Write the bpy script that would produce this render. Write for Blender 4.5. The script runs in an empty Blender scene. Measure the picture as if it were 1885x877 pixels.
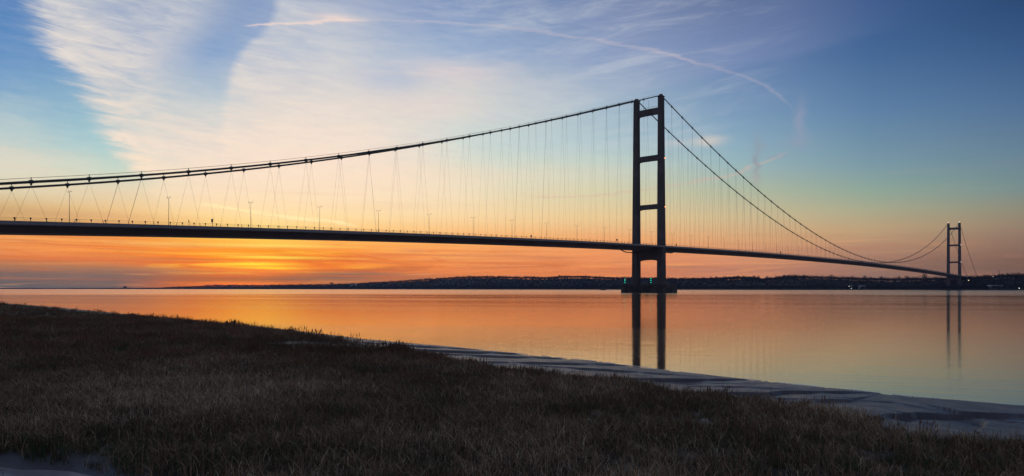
import bpy, math, random
import numpy as np
from mathutils import Vector, noise as mnoise
random.seed(7); rng = np.random.default_rng(7)
R = math.radians
scene = bpy.context.scene
HAZE_DENS = 0.00005; HAZE_REACH = 8000.0
COL = scene.collection
# ------------------------------------------------------------------ camera numbers
F = 1288.0; CX = 942.5; YH = 531.6; CAMH = 3.2

def lin(c):
    c = c/255.0
    return c/12.92 if c <= 0.04045 else ((c+0.055)/1.055)**2.4
def L3(r, g, b): return (lin(r), lin(g), lin(b), 1.0)

# ------------------------------------------------------------------ object helpers
def link(o, parent=None):
    COL.objects.link(o)
    if parent is not None: o.parent = parent
    return o
def tag(o, label=None, cat=None, group=None, kind=None):
    if label: o['label'] = label
    if cat: o['category'] = cat
    if group: o['group'] = group
    if kind: o['kind'] = kind
    return o
def empty(name, loc, rz=0.0):
    o = bpy.data.objects.new(name, None); COL.objects.link(o)
    o.location = loc; o.rotation_euler = (0, 0, rz); o.empty_display_size = 1
    return o
class MB:
    """collects boxes, tubes and prisms into one mesh"""
    def __init__(s): s.v = []; s.f = []
    def add(s, vs, fs):
        n = len(s.v); s.v += [tuple(v) for v in vs]; s.f += [tuple(i+n for i in f) for f in fs]; return s
    def box(s, x0, x1, y0, y1, z0, z1):
        return s.add([(x0,y0,z0),(x1,y0,z0),(x1,y1,z0),(x0,y1,z0),(x0,y0,z1),(x1,y0,z1),(x1,y1,z1),(x0,y1,z1)],
                     [(0,3,2,1),(4,5,6,7),(0,1,5,4),(1,2,6,5),(2,3,7,6),(3,0,4,7)])
    def sweep(s, sections, closed=True):
        k = len(sections[0]); n = len(s.v)
        for sec in sections: s.v += [tuple(p) for p in sec]
        for i in range(len(sections)-1):
            for j in range(k if closed else k-1):
                a = n+i*k+j; b = n+i*k+(j+1) % k
                s.f.append((a, b, b+k, a+k))
        if closed:
            s.f.append(tuple(n+j for j in reversed(range(k))))
            s.f.append(tuple(n+(len(sections)-1)*k+j for j in range(k)))
        return s
    def tube(s, pts, r, seg=6):
        pts = [Vector(p) for p in pts]; rs = r if isinstance(r, (list, tuple)) else [r]*len(pts)
        secs = []
        for i, p in enumerate(pts):
            t = (pts[min(i+1, len(pts)-1)]-pts[max(i-1, 0)]).normalized()
            ref = Vector((0,0,1)) if abs(t.z) < 0.9 else Vector((1,0,0))
            a = t.cross(ref).normalized(); b = t.cross(a)
            secs.append([p+a*math.cos(q*2*math.pi/seg)*rs[i]+b*math.sin(q*2*math.pi/seg)*rs[i] for q in range(seg)])
        return s.sweep(secs)
    def build(s, name, mat, parent=None, smooth=False, bevel=0):
        me = bpy.data.meshes.new(name); me.from_pydata(s.v, [], s.f); me.update()
        if smooth: me.polygons.foreach_set('use_smooth', [True]*len(me.polygons))
        me.materials.append(mat)
        o = link(bpy.data.objects.new(name, me), parent)
        if bevel:
            m = o.modifiers.new('bevel', 'BEVEL'); m.width = bevel; m.segments = 2; m.limit_method = 'ANGLE'
        return o
def np_mesh(name, V, Fq, mat, parent=None, smooth=False):
    V = np.asarray(V, dtype=np.float32); Fq = np.asarray(Fq, dtype=np.int32); k = Fq.shape[1]
    me = bpy.data.meshes.new(name)
    me.vertices.add(len(V)); me.vertices.foreach_set('co', V.ravel())
    me.loops.add(Fq.size); me.loops.foreach_set('vertex_index', Fq.ravel())
    me.polygons.add(len(Fq)); me.polygons.foreach_set('loop_start', np.arange(0, Fq.size, k, dtype=np.int32))
    me.update(calc_edges=True)
    if smooth: me.polygons.foreach_set('use_smooth', np.ones(len(Fq), dtype=bool))
    if mat: me.materials.append(mat)
    return link(bpy.data.objects.new(name, me), parent)

# ------------------------------------------------------------------ node helpers
class NT:
    def __init__(s, tree): s.t = tree; s.n = tree.nodes; s.l = tree.links
    def node(s, ty, **kw):
        n = s.n.new(ty)
        for k, v in kw.items(): setattr(n, k, v)
        return n
    def put(s, sock, v):
        if isinstance(v, bpy.types.NodeSocket): s.l.new(v, sock)
        elif v is not None:
            try: sock.default_value = v
            except Exception:
                sock.default_value = (v, v, v) if not hasattr(v, '__len__') else tuple(v)[:3]
    def m(s, op, a, b=None, c=None, clamp=False):
        n = s.node('ShaderNodeMath', operation=op, use_clamp=clamp)
        s.put(n.inputs[0], a)
        if b is not None: s.put(n.inputs[1], b)
        if c is not None: s.put(n.inputs[2], c)
        return n.outputs[0]
    def mix(s, fac, a, b, mode='MIX'):
        n = s.node('ShaderNodeMix', data_type='RGBA', blend_type=mode)
        s.put(n.inputs[0], fac); s.put(n.inputs[6], a); s.put(n.inputs[7], b)
        return n.outputs[2]
    def ss(s, x, a, b, o0=0.0, o1=1.0):      # smooth step
        n = s.node('ShaderNodeMapRange', interpolation_type='SMOOTHSTEP')
        s.put(n.inputs[0], x); s.put(n.inputs[1], a); s.put(n.inputs[2], b); n.inputs[3].default_value = o0; n.inputs[4].default_value = o1
        return n.outputs[0]
    def mr(s, x, a, b, o0=0.0, o1=1.0):
        n = s.node('ShaderNodeMapRange'); s.put(n.inputs[0], x)
        for i, v in enumerate((a, b, o0, o1)): s.put(n.inputs[i+1], v)
        return n.outputs[0]
    def vec(s, x, y, z):
        n = s.node('ShaderNodeCombineXYZ'); s.put(n.inputs[0], x); s.put(n.inputs[1], y); s.put(n.inputs[2], z); return n.outputs[0]
    def noise(s, v, scale, detail=4, rough=0.55, dist=0.0):
        n = s.node('ShaderNodeTexNoise'); s.put(n.inputs['Vector'], v)
        n.inputs['Scale'].default_value = scale; n.inputs['Detail'].default_value = detail
        n.inputs['Roughness'].default_value = rough; n.inputs['Distortion'].default_value = dist
        return n.outputs[0]
    def ramp(s, x, stops, interp='LINEAR'):
        n = s.node('ShaderNodeValToRGB'); r = n.color_ramp; r.interpolation = interp
        stops = sorted(stops, key=lambda q: q[0])
        r.elements[0].position = stops[0][0]; r.elements[0].color = stops[0][1]
        r.elements[1].position = stops[-1][0]; r.elements[1].color = stops[-1][1]
        for p, c in stops[1:-1]:
            e = r.elements.new(p); e.color = c
        s.put(n.inputs[0], x); return n.outputs[0]
    def curve(s, x, pts, x0, x1, y0, y1):    # float curve y(x) given as points
        n = s.node('ShaderNodeFloatCurve'); cv = n.mapping.curves[0]
        P = sorted([((a-x0)/(x1-x0), (b-y0)/(y1-y0)) for a, b in pts])
        cv.points[0].location = P[0]; cv.points[1].location = P[-1]
        for p in P[1:-1]: cv.points.new(*p)
        n.mapping.update()
        s.put(n.inputs[1], s.mr(x, x0, x1)); n.inputs[0].default_value = 1.0
        return s.mr(n.outputs[0], 0.0, 1.0, y0, y1)
def new_mat(name):
    m = bpy.data.materials.new(name); m.use_nodes = True; m.node_tree.nodes.clear()
    t = NT(m.node_tree); out = t.node('ShaderNodeOutputMaterial'); return m, t, out
def simple(name, col, rough=0.7, metal=0.0, var=0.25, scale=1.5, spec=0.4):
    m, t, out = new_mat(name)
    b = t.node('ShaderNodeBsdfPrincipled'); tc = t.node('ShaderNodeTexCoord')
    n = t.noise(tc.outputs['Object'], scale, 5)
    c2 = tuple(x*(1-var) for x in col[:3])+(1,); c1 = tuple(min(1, x*(1+var)) for x in col[:3])+(1,)
    t.put(b.inputs['Base Color'], t.mix(t.ss(n, 0.3, 0.7), c2, c1))
    b.inputs['Roughness'].default_value = rough; b.inputs['Metallic'].default_value = metal
    b.inputs['Specular IOR Level'].default_value = spec
    t.l.new(b.outputs[0], out.inputs[0]); return m
def emit(name, col, st):
    m, t, out = new_mat(name); e = t.node('ShaderNodeEmission'); e.inputs[0].default_value = col; e.inputs[1].default_value = st
    t.l.new(e.outputs[0], out.inputs[0]); return m

# ------------------------------------------------------------------ world: evening sky
def AT(u, v):
    A = math.atan((u-CX)/F); return A, (531.0-v)/F*math.cos(A)
def build_world():
    w = bpy.data.worlds.new('World'); scene.world = w; w.use_nodes = True
    w.node_tree.nodes.clear(); t = NT(w.node_tree)
    out = t.node('ShaderNodeOutputWorld'); bg = t.node('ShaderNodeBackground')
    tc = t.node('ShaderNodeTexCoord'); sp = t.node('ShaderNodeSeparateXYZ'); t.l.new(tc.outputs['Generated'], sp.inputs[0])
    x, y, z = sp.outputs
    A = t.m('ARCTAN2', x, y)
    hyp = t.m('MAXIMUM', t.m('SQRT', t.m('ADD', t.m('MULTIPLY', x, x), t.m('MULTIPLY', y, y))), 0.02)
    T = t.m('DIVIDE', z, hyp)
    TM = 1.4
    Tn = t.m('DIVIDE', T, TM, clamp=True)
    Tsq = t.m('SQRT', Tn)                      # finer ramp near the horizon
    cols = {
      0:   [(0,80,125,190),(100,95,140,200),(200,130,170,208),(260,165,200,205),(300,195,212,198),(345,215,205,170),(375,212,178,125),(400,210,168,112),(425,232,160,95),(445,240,152,86),(470,228,135,82),(487,178,120,88),(503,128,106,98),(520,104,98,99),(531,96,98,108)],
      210: [(0,96,133,195),(100,115,150,205),(200,140,180,208),(270,165,205,208),(310,195,215,200),(350,228,212,178),(385,236,196,140),(410,240,180,115),(430,248,160,84),(455,248,142,66),(475,232,126,72),(492,185,120,86),(510,118,100,95),(531,104,96,98)],
      400: [(0,98,132,192),(100,108,148,206),(200,165,192,215),(300,228,214,205),(350,250,222,188),(395,255,218,155),(425,255,205,105),(445,255,176,66),(468,255,134,30),(488,255,122,12),(500,250,110,14),(512,196,102,48),(522,238,112,24),(531,240,112,26)],
      490: [(0,115,142,198),(100,150,170,212),(200,215,208,214),(300,248,222,205),(350,252,224,188),(400,255,222,160),(430,255,212,110),(448,255,190,74),(465,255,144,36),(485,255,130,10),(500,255,114,8),(509,228,115,40),(516,180,102,62),(525,248,120,26),(531,240,112,30)],
      620: [(0,142,156,202),(100,170,184,214),(200,222,212,214),(300,250,226,208),(350,252,224,188),(400,255,220,160),(435,255,192,105),(455,254,156,70),(480,250,128,46),(497,232,120,56),(510,160,106,84),(522,165,105,78),(531,205,112,62)],
      850: [(0,125,145,196),(100,152,172,212),(160,205,205,212),(210,212,212,212),(260,205,218,212),(300,215,222,205),(350,238,222,188),(400,250,214,160),(440,252,180,105),(470,246,155,92),(500,228,132,80),(520,196,122,84),(531,190,118,84)],
      1100:[(0,105,126,178),(100,132,152,198),(200,160,182,206),(260,178,200,206),(300,195,210,198),(350,216,210,175),(400,234,202,150),(440,240,170,112),(470,236,148,96),(500,226,136,90),(531,198,125,90)],
      1350:[(0,76,102,152),(100,102,128,178),(200,122,152,190),(260,138,170,190),(300,150,180,186),(350,178,186,162),(400,208,186,145),(440,220,166,120),(470,214,146,110),(500,198,130,104),(531,180,120,100)],
      1600:[(0,60,90,145),(100,70,105,155),(200,94,128,170),(300,122,152,166),(350,142,166,152),(385,168,168,140),(420,188,160,124),(450,182,142,114),(475,164,124,106),(500,150,114,102),(531,138,106,98)],
      1885:[(0,45,74,122),(100,60,93,142),(200,84,114,155),(300,108,134,148),(345,120,141,141),(385,142,138,120),(410,148,130,112),(440,142,114,100),(480,122,94,85),(531,108,86,82)],
    }
    def column(lst, top):
        A0 = lst[0]
        stops = []
        for v, r, g, b in lst[1]:
            tt = max(0.0, (531.0-v)/F*math.cos(A0)); stops.append((math.sqrt(tt/TM), L3(r+(3 if v < 250 and A0 < .25 else 0), g+(5 if v < 250 and A0 < .25 else 0), b-(5 if v < 250 else 0))))
        stops.append((math.sqrt(0.62/TM), top[0])); stops.append((1.0, top[1]))
        return stops
    zen = L3(108, 114, 136)
    entries = []
    for u in sorted(cols):
        A0 = math.atan((u-CX)/F)
        k = (u-0)/1885.0
        top = (tuple(a*(1-k)+b*k for a, b in zip(L3(118,138,172), L3(70,90,128))), zen)
        entries.append((A0, column((A0, cols[u]), top)))
    back = [(0.0, L3(92,80,92)), (math.sqrt(.05/TM), L3(88,84,108)), (math.sqrt(.2/TM), L3(98,104,128)), (math.sqrt(.6/TM), L3(96,106,130)), (1.0, zen)]
    side_l = [(0.0, L3(98,92,100)), (math.sqrt(.03/TM), L3(150,115,100)), (math.sqrt(.1/TM), L3(165,150,135)), (math.sqrt(.2/TM), L3(120,150,185)), (math.sqrt(.6/TM), L3(84,110,160)), (1.0, zen)]
    entries = [(-3.15, back), (-1.5, side_l)] + entries + [(1.5, back), (3.15, back)]
    cur = t.ramp(Tsq, entries[0][1])
    for (a0, s0), (a1, s1) in zip(entries[:-1], entries[1:]):
        cur = t.mix(t.mr(A, a0, a1), cur, t.ramp(Tsq, s1))
    # ---- wispy texture coordinates (curving cirrus)
    A2 = t.m('ADD', A, t.m('MULTIPLY', T, 0.15))
    nz = lambda sx, sy, sc, det=5, rough=0.6, dist=0.0, off=0.0, sh=0.0: t.noise(t.vec(t.m('MULTIPLY', A2, sx), t.m('ADD', t.m('MULTIPLY', T, sy), t.m('MULTIPLY', A, sh)), off), sc, det, rough, dist)
    wisp = nz(14, 75, 1.0, 7, 0.68, 0.5, 3.1, 5.0)
    broad = nz(3.0, 9.0, 1.0, 4, 0.55, 0.6, 9.7, 0.0)
    rag = t.m('ADD', t.m('MULTIPLY', t.m('SUBTRACT', wisp, 0.5), 0.075), t.m('MULTIPLY', t.m('SUBTRACT', broad, .5), .06))
    def curveA(pts):       # A as a function of T
        q = [(AT(u, v)[1], AT(u, v)[0]) for u, v in pts]
        xs = [a for a, _ in q]; ys = [b for _, b in q]
        return t.curve(T, q, min(xs), max(xs), min(ys)-0.05, max(ys)+0.05)
    # cloud bank 1: ragged left edge
    e1 = curveA([(5,-60),(28,0),(62,70),(108,130),(148,200),(182,255),(238,310),(262,345),(270,400)])
    m1 = t.ss(t.m('SUBTRACT', t.m('ADD', A, rag), e1), -0.004, 0.038)
    # the blue wedge between the two banks
    e2 = curveA([(512,-60),(508,0),(500,30),(480,58),(440,98),(416,160),(409,200),(412,270),(425,330),(455,400)])
    d2 = t.m('SUBTRACT', t.m('ADD', A, t.m('MULTIPLY', rag, 0.12)), e2)
    right2 = t.ss(d2, -0.006, 0.010)
    wedge = t.m('MULTIPLY', t.ss(t.m('ADD', d2, rag), -0.115, -0.03), t.m('SUBTRACT', 1.0, right2))
    wedge = t.m('MULTIPLY', wedge, t.ss(T, 0.20, 0.32, 0.26, 1.0))
    fadeR = t.m('SUBTRACT', 1.0, t.ss(t.m('ADD', A, t.m('MULTIPLY', T, 0.55)), -0.13, 0.10))
    cov = t.m('MULTIPLY', t.m('MULTIPLY', m1, t.m('SUBTRACT', 1.0, t.m('MULTIPLY', wedge, 0.80))), fadeR)
    tex = t.m('ADD', t.ss(broad, 0.25, 0.70, 0.60, 1.0), t.ss(wisp, 0.3, 0.75, -0.24, 0.16))
    # soft cloud sheet reaching up: thinner near the top
    tex = t.m('MULTIPLY', tex, t.ss(T, 0.5, 0.2, 0.80, 1.05))
    cov = t.m('MULTIPLY', t.m('MULTIPLY', cov, tex, clamp=True), t.ss(wisp, 0.2, 0.6, 0.78, 0.97))
    cov = t.m('MULTIPLY', cov, t.ss(T, 0.085, 0.16))
    ccol = t.ramp(t.m('DIVIDE', T, 0.5, clamp=True), [(0.2, L3(255,228,190)), (0.36, L3(252,228,206)), (0.55, L3(236,224,212)), (0.8, L3(212,213,214)), (1.0, L3(180,190,208))])
    cur = t.mix(cov, cur, ccol)
    # soft edge line of the second bank glows slightly
    # far-left pale cloud
    def blob(u, v, su, sv, nfac=0.5):
        a0, t0 = AT(u, v); a = t.m('DIVIDE', t.m('SUBTRACT', t.m('ADD', A, t.m('MULTIPLY', rag, nfac)), a0), su/F); b = t.m('DIVIDE', t.m('SUBTRACT', t.m('ADD', T, t.m('MULTIPLY', rag, nfac*.3)), t0), sv/F)
        return t.m('EXPONENT', t.m('MULTIPLY', t.m('ADD', t.m('MULTIPLY', a, a), t.m('MULTIPLY', b, b)), -1.0))
    cur = t.mix(t.m('MULTIPLY', blob(0, 300, 130, 42, 1.5), 0.55), cur, L3(240,220,196))
    cur = t.mix(t.m('MULTIPLY', blob(-30, 215, 90, 40, 1.5), 0.4), cur, L3(215,220,205))
    # mid cirrus, to the right of the banks
    midm = t.m('MULTIPLY', t.ss(A, -0.3, -0.02), t.m('SUBTRACT', 1.0, t.ss(t.m('SUBTRACT', A, t.m('MULTIPLY', T, 0.2)), 0.12, 0.36)))
    wisp2 = nz(7, 46, 1.0, 6, 0.62, 0.7, 21.0, -6.0)
    midc = t.m('MULTIPLY', t.m('MULTIPLY', t.ss(wisp2, 0.42, 0.78), midm), t.ss(T, 0.12, 0.24))
    cur = t.mix(t.m('MULTIPLY', midc, 0.46), cur, L3(204,209,214))
    cur = t.mix(t.m('MULTIPLY', blob(830, 135, 95, 24, 1.2), 0.55), cur, L3(232,212,208))
    cur = t.mix(t.m('MULTIPLY', blob(770, 195, 120, 26, 1.2), 0.45), cur, L3(238,215,208))
    cur = t.mix(t.m('MULTIPLY', blob(1010, 175, 150, 30, 1.6), 0.3), cur, L3(206,206,214))
    cur = t.mix(t.m('MULTIPLY', blob(880, 320, 230, 22, 1.2), 0.32), cur, L3(250,222,190))
    cur = t.mix(t.m('MULTIPLY', blob(705, 150, 60, 26, 1.4), 0.45), cur, L3(160,178,212))
    cur = t.mix(t.m('MULTIPLY', blob(1308, 258, 26, 9, 0.3), 0.6), cur, L3(226,208,192))
    cur = t.mix(t.m('MULTIPLY', blob(1245, 262, 30, 6, 0.3), 0.35), cur, L3(214,205,200))
    # thin veil with a diagonal edge on the upper right
    a1, t1 = AT(1240, 158); a2, t2 = AT(1620, 62)
    veil = t.m('SUBTRACT', t.m('ADD', t.m('SUBTRACT', T, t1), t.m('MULTIPLY', rag, 0.15)), t.m('MULTIPLY', t.m('SUBTRACT', A, a1), (t2-t1)/(a2-a1)))
    veilm = t.m('MULTIPLY', t.ss(veil, -0.004, 0.012), t.m('MULTIPLY', t.ss(A, 0.02, 0.15), t.m('SUBTRACT', 1.0, t.ss(A, 0.3, 0.55))))
    cur = t.mix(t.m('MULTIPLY', veilm, 0.16), cur, L3(170,172,200))
    # very fine mottling of the high sky
    fine = nz(30, 150, 1.0, 5, 0.6, 0.0, 5.0, 12.0)
    cur = t.mix(t.m('MULTIPLY', t.ss(T, 0.1, 0.2), t.m('MULTIPLY', t.ss(A, 0.35, 0.0), 0.07)), cur, t.ramp(fine, [(0.3, L3(100,130,180)), (0.7, L3(240,232,222))]))
    # ---- low sunset streaks
    low = nz(3.6, 95, 1.0, 6, 0.62, 0.6, 30.0, 1.4)
    low2 = nz(7.0, 150, 1.0, 5, 0.6, 0.8, 44.0, -3.2)
    sA, sT = AT(470, 485)
    def g1(x, c, w):
        q = t.m('DIVIDE', t.m('SUBTRACT', x, c), w); return t.m('EXPONENT', t.m('MULTIPLY', t.m('MULTIPLY', q, q), -1.0))
    lowband = t.m('SUBTRACT', 1.0, t.ss(T, 0.055, 0.085))
    sun = g1(A, sA, 0.13)
    cur = t.mix(t.m('MULTIPLY', t.m('MULTIPLY', t.m('MULTIPLY', t.ss(low, 0.55, 0.68), sun), g1(T, AT(470,466)[1], 0.020)), 0.7), cur, L3(255,216,70))
    cur = t.mix(t.m('MULTIPLY', t.m('MULTIPLY', t.ss(low2, 0.54, 0.66), g1(A, AT(450,0)[0], 0.10)), t.m('MULTIPLY', g1(T, AT(470,492)[1], 0.012), 0.9)), cur, L3(255,196,24))
    cur = t.mix(t.m('MULTIPLY', t.m('MULTIPLY', t.ss(low, 0.5, 0.3), lowband), t.m('MULTIPLY', t.m('SUBTRACT', 1.0, t.m('MULTIPLY', sun, 0.75)), 0.42)), cur, L3(172,118,98))
    cur = t.mix(t.m('MULTIPLY', t.m('MULTIPLY', t.ss(low2, 0.52, 0.7), lowband), t.m('MULTIPLY', t.ss(A, 0.75, 0.1), 0.38)), cur, L3(255,170,100))
    hb = t.m('MULTIPLY', t.ss(T, 0.05, 0.14), t.m('SUBTRACT', 1.0, t.ss(T, 0.1, 0.2)))
    cur = t.mix(t.m('MULTIPLY', t.m('MULTIPLY', t.ss(low, 0.48, 0.68), hb), t.ss(A, 0.35, 0.05, 0.03, 0.20)), cur, L3(232,186,150))
    # dark bars near the horizon by the sun
    for (u, v, su, sv, k, c) in [(640,506,95,5.5,0.85,(120,98,94)),(545,513,75,5,0.75,(140,98,84)),(330,478,110,3,.45,(205,118,84)),(250,498,130,6,.6,(140,106,96)),(120,512,150,9,.5,(104,98,100)),(700,470,50,4,.5,(222,128,84)),(590,486,60,3,.5,(236,122,60)),(395,516,60,4,.45,(150,100,80)),(760,463,28,5,0.5,(212,130,95)),(1250,492,45,3,0.5,(160,112,100)),(1000,475,70,3,0.4,(215,130,88)),(1330,500,90,6,.3,(165,118,106)),
                                 (60,392,190,8,0.4,(196,150,110)),(300,448,120,4,0.5,(246,190,110))]:
        cur = t.mix(t.m('MULTIPLY', blob(u, v, su, sv, 0.25), k), cur, L3(*c))
    thin = nz(2.2, 210, 1.0, 3, 0.5, 0.9, 61.0, 2.0)
    cur = t.mix(t.m('MULTIPLY', t.m('MULTIPLY', t.ss(thin, 0.53, 0.63), g1(A, AT(520,0)[0], 0.17)), t.m('MULTIPLY', g1(T, AT(500,468)[1], 0.020), 0.60)), cur, L3(255,212,84))
    cur = t.mix(t.m('MULTIPLY', t.m('MULTIPLY', t.ss(low2, 0.50, 0.36), g1(T, AT(500,498)[1], 0.016)), t.m('MULTIPLY', t.ss(A, 0.45, 0.0), 0.6)), cur, L3(178,100,72))
    puff = nz(9, 60, 1.0, 5, 0.6, 1.2, 83.0, 5.0)
    cur = t.mix(t.m('MULTIPLY', t.m('MULTIPLY', t.ss(puff, 0.52, 0.66), g1(T, AT(500,478)[1], 0.022)), t.m('MULTIPLY', t.ss(A, 0.2, -0.1), 0.5)), cur, L3(222,106,50))
    cur = t.mix(t.m('MULTIPLY', t.m('MULTIPLY', t.ss(thin, 0.50, 0.38), lowband), t.m('MULTIPLY', t.ss(A, 0.4, 0.0), 0.35)), cur, L3(214,112,60))
    for (u, v, su, sv, k, c) in [(500,474,75,2.6,0.85,(255,226,88)),(470,486,50,2.6,0.9,(255,226,70)),(500,493,55,2.4,.95,(255,212,30)),(440,522,60,2.5,0.7,(255,130,30)),(680,488,45,3,0.7,(255,160,70)),(660,492,30,2.5,0.6,(255,175,60)),(500,452,130,3.5,0.6,(255,224,112)),(420,467,70,2.5,.6,(255,200,80))]:
        cur = t.mix(t.m('MULTIPLY', blob(u, v, su, sv, 0.10), k), cur, L3(*c))
    # ---- vapour trails
    def trail(pts, w0, w1, k, c, wob=0.02, feather=40):
        q = [AT(u, v) for u, v in pts]; xs = [a for a, _ in q]; ys = [b for _, b in q]
        cv = t.curve(A, q, min(xs), max(xs), min(ys)-0.02, max(ys)+0.02)
        d = t.m('ABSOLUTE', t.m('SUBTRACT', t.m('ADD', T, t.m('MULTIPLY', t.m('SUBTRACT', wisp, 0.5), wob)), cv))
        wd = t.mr(A, min(xs), max(xs), w0/F, w1/F)
        m = t.m('SUBTRACT', 1.0, t.ss(t.m('DIVIDE', d, wd), 0.0, 1.0))
        fe = feather/F
        m = t.m('MULTIPLY', m, t.m('MULTIPLY', t.ss(A, min(xs)-0.002, min(xs)+fe), t.ss(A, max(xs)+0.002, max(xs)-fe)))
        return t.m('MULTIPLY', m, k), L3(*c)
    for args in [([(438,49),(530,43),(640,36),(760,40),(900,47),(1050,66),(1180,90),(1300,118)], 2.6, 6, 0.17, (240,216,206)),
                 ([(438,49),(500,45),(560,41),(650,36),(680,36)], 2.5, 6, 0.55, (250,220,205)),
                 ([(1180,88),(1300,118),(1360,138),(1410,160),(1450,190),(1470,215)], 3.0, 7, 0.22, (196,184,192)),
                 ([(960,364),(1060,360),(1165,353),(1250,340),(1330,325),(1400,300),(1460,275)], 3, 5, 0.34, (216,176,160)),
                 ([(350,374),(410,380),(460,388),(560,402),(668,419)], 5, 4, 0.75, (255,238,180))]:
        k, c = trail(*args); cur = t.mix(k, cur, c)
    for (u, v, su, sv, k, c) in [(620,33,40,7,0.6,(250,222,206)),(1473,225,9,34,0.45,(158,158,180)),(1468,262,26,10,.42,(146,154,174)),(1430,288,28,4,.3,(150,150,168)),(1400,270,10,10,.3,(150,150,165)),(1392,262,7,18,0.28,(148,150,162)),(1390,300,5,18,0.62,(146,142,152)),(1388,330,7,16,0.3,(170,150,150))]:
        cur = t.mix(t.m('MULTIPLY', blob(u, v, su, sv, 0.3), k), cur, L3(*c))
    # physical dusk sky, faint, on top
    sk = t.node('ShaderNodeTexSky'); sk.sky_type = 'NISHITA'; sk.sun_disc = False
    sk.sun_elevation = R(1.2); sk.sun_rotation = R(-21.0)
    skm = t.mix(1.0, sk.outputs[0], (0.0012, 0.0012, 0.0014, 1), 'MULTIPLY')
    cur = t.mix(1.0, cur, skm, 'ADD')
    # the air box in front dims and blues the low sky: give the sky behind it its own full strength
    SIG = HAZE_DENS; L_ = t.m('MINIMUM', HAZE_REACH, t.m('DIVIDE', 187.0, t.m('MAXIMUM', T, 0.001)))
    tr = t.m('EXPONENT', t.m('MULTIPLY', L_, -SIG))
    sc_ = t.mix(1.0, cur, t.vec(t.m('DIVIDE', 1.0, tr), t.m('DIVIDE', 1.0, tr), t.m('DIVIDE', 1.0, tr)), 'MULTIPLY')
    air = t.m('DIVIDE', t.m('SUBTRACT', 1.0, tr), tr)
    sub = t.mix(1.0, t.vec(air, air, air), (0.085, 0.078, 0.150, 1), 'MULTIPLY')
    cur = t.mix(1.0, sc_, sub, 'SUBTRACT')
    vm = t.node('ShaderNodeVectorMath', operation='MAXIMUM'); t.l.new(cur, vm.inputs[0]); vm.inputs[1].default_value = (0.002, 0.002, 0.002)
    cur = vm.outputs[0]
    t.l.new(cur, bg.inputs[0]); bg.inputs[1].default_value = 1.0
    t.l.new(bg.outputs[0], out.inputs[0])
    w.cycles.sampling_method = 'MANUAL'; w.cycles.sample_map_resolution = 1024
build_world()

sd = bpy.data.lights.new('sun', 'SUN'); so = bpy.data.objects.new('sun', sd); COL.objects.link(so)
sd.energy = 0.010; sd.angle = R(30.0); sd.color = (1.0, 0.55, 0.25)
so.rotation_euler = (R(90-1.6), 0, R(180-(-21.0)) )
# point the lamp from the sunset towards the camera
dirv = Vector((math.sin(R(-21.0)), math.cos(R(-21.0)), math.tan(R(1.6))))
so.rotation_euler = dirv.to_track_quat('Z', 'Y').to_euler(); so.location = (-300, 800, 60)

# ------------------------------------------------------------------ materials
M = {}
M['concrete'] = simple('tower_concrete', (0.095, 0.082, 0.078), 0.85, var=0.22, scale=0.12)
M['pier'] = simple('pier_concrete', (0.075, 0.07, 0.065), 0.9, var=0.5, scale=0.25)
M['steel'] = simple('deck_steel', (0.105, 0.075, 0.060), 0.7, var=0.25, scale=0.05)
M['fascia'] = simple('fascia_steel', (0.25, 0.25, 0.26), 0.55, var=0.12, scale=0.1)
M['asphalt'] = simple('asphalt', (0.05, 0.05, 0.052), 0.9)
M['paint'] = simple('road_paint', (0.7, 0.7, 0.68), 0.7, var=.08)
M['cable'] = simple('cable_steel', (0.06, 0.075, 0.07), 0.6, var=0.15)
M['rail'] = simple('rail_green', (0.05, 0.085, 0.065), 0.6)
M['hanger'] = simple('hanger_steel', (0.07, 0.075, 0.07), 0.6)
M['pole'] = simple('galvanised', (0.13, 0.12, 0.11), 0.5, metal=0.3)
M['bark'] = simple('bark', (0.05, 0.042, 0.035), 0.95)
M['foliage'] = simple('foliage', (0.017, 0.019, 0.017), 0.95, var=0.3, scale=0.05, spec=0.1)
M['white'] = simple('white_render', (0.72, 0.70, 0.66), 0.8, var=.08)
M['roof'] = simple('slate_roof', (0.16, 0.16, 0.19), 0.7)
M['paleroof'] = simple('pale_sheet_roof', (0.42, 0.43, 0.52), 0.6)
M['brick'] = simple('brick_wall', (0.16, 0.11, 0.09), 0.85)
M['darkglass'] = simple('dark_glass', (0.03, 0.035, 0.045), 0.15)
M['hull'] = simple('boat_hull', (0.06, 0.055, 0.06), 0.5)
M['green_lamp'] = emit('green_lamp', (0.02, 1.0, 0.62, 1), 1.5)
M['orange_lamp'] = emit('orange_lamp', (1.0, 0.28, 0.08, 1), 3.0)
M['white_lamp'] = emit('white_lamp', (1.0, 0.9, 0.75, 1), 4.0)
M['yellow_lamp'] = emit('yellow_lamp', (1.0, 0.85, 0.4, 1), 4.0)

# hill slope
m, t, out = new_mat('wooded_slope'); M['hill'] = m
b = t.node('ShaderNodeBsdfPrincipled'); tc = t.node('ShaderNodeTexCoord')
n1 = t.noise(tc.outputs['Object'], 0.0035, 5, 0.6)
t.put(b.inputs['Base Color'], t.ramp(n1, [(0.35, (0.022,0.024,0.020,1)), (0.52, (0.035,0.036,0.03,1)), (0.66, (0.05,0.05,0.036,1))]))
b.inputs['Roughness'].default_value = 1.0; b.inputs['Specular IOR Level'].default_value = 0.05
t.l.new(b.outputs[0], out.inputs[0])

# river water
m, t, out = new_mat('river_water'); M['water'] = m
geo = t.node('ShaderNodeNewGeometry'); sp = t.node('ShaderNodeSeparateXYZ'); t.l.new(geo.outputs['Position'], sp.inputs[0])
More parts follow.
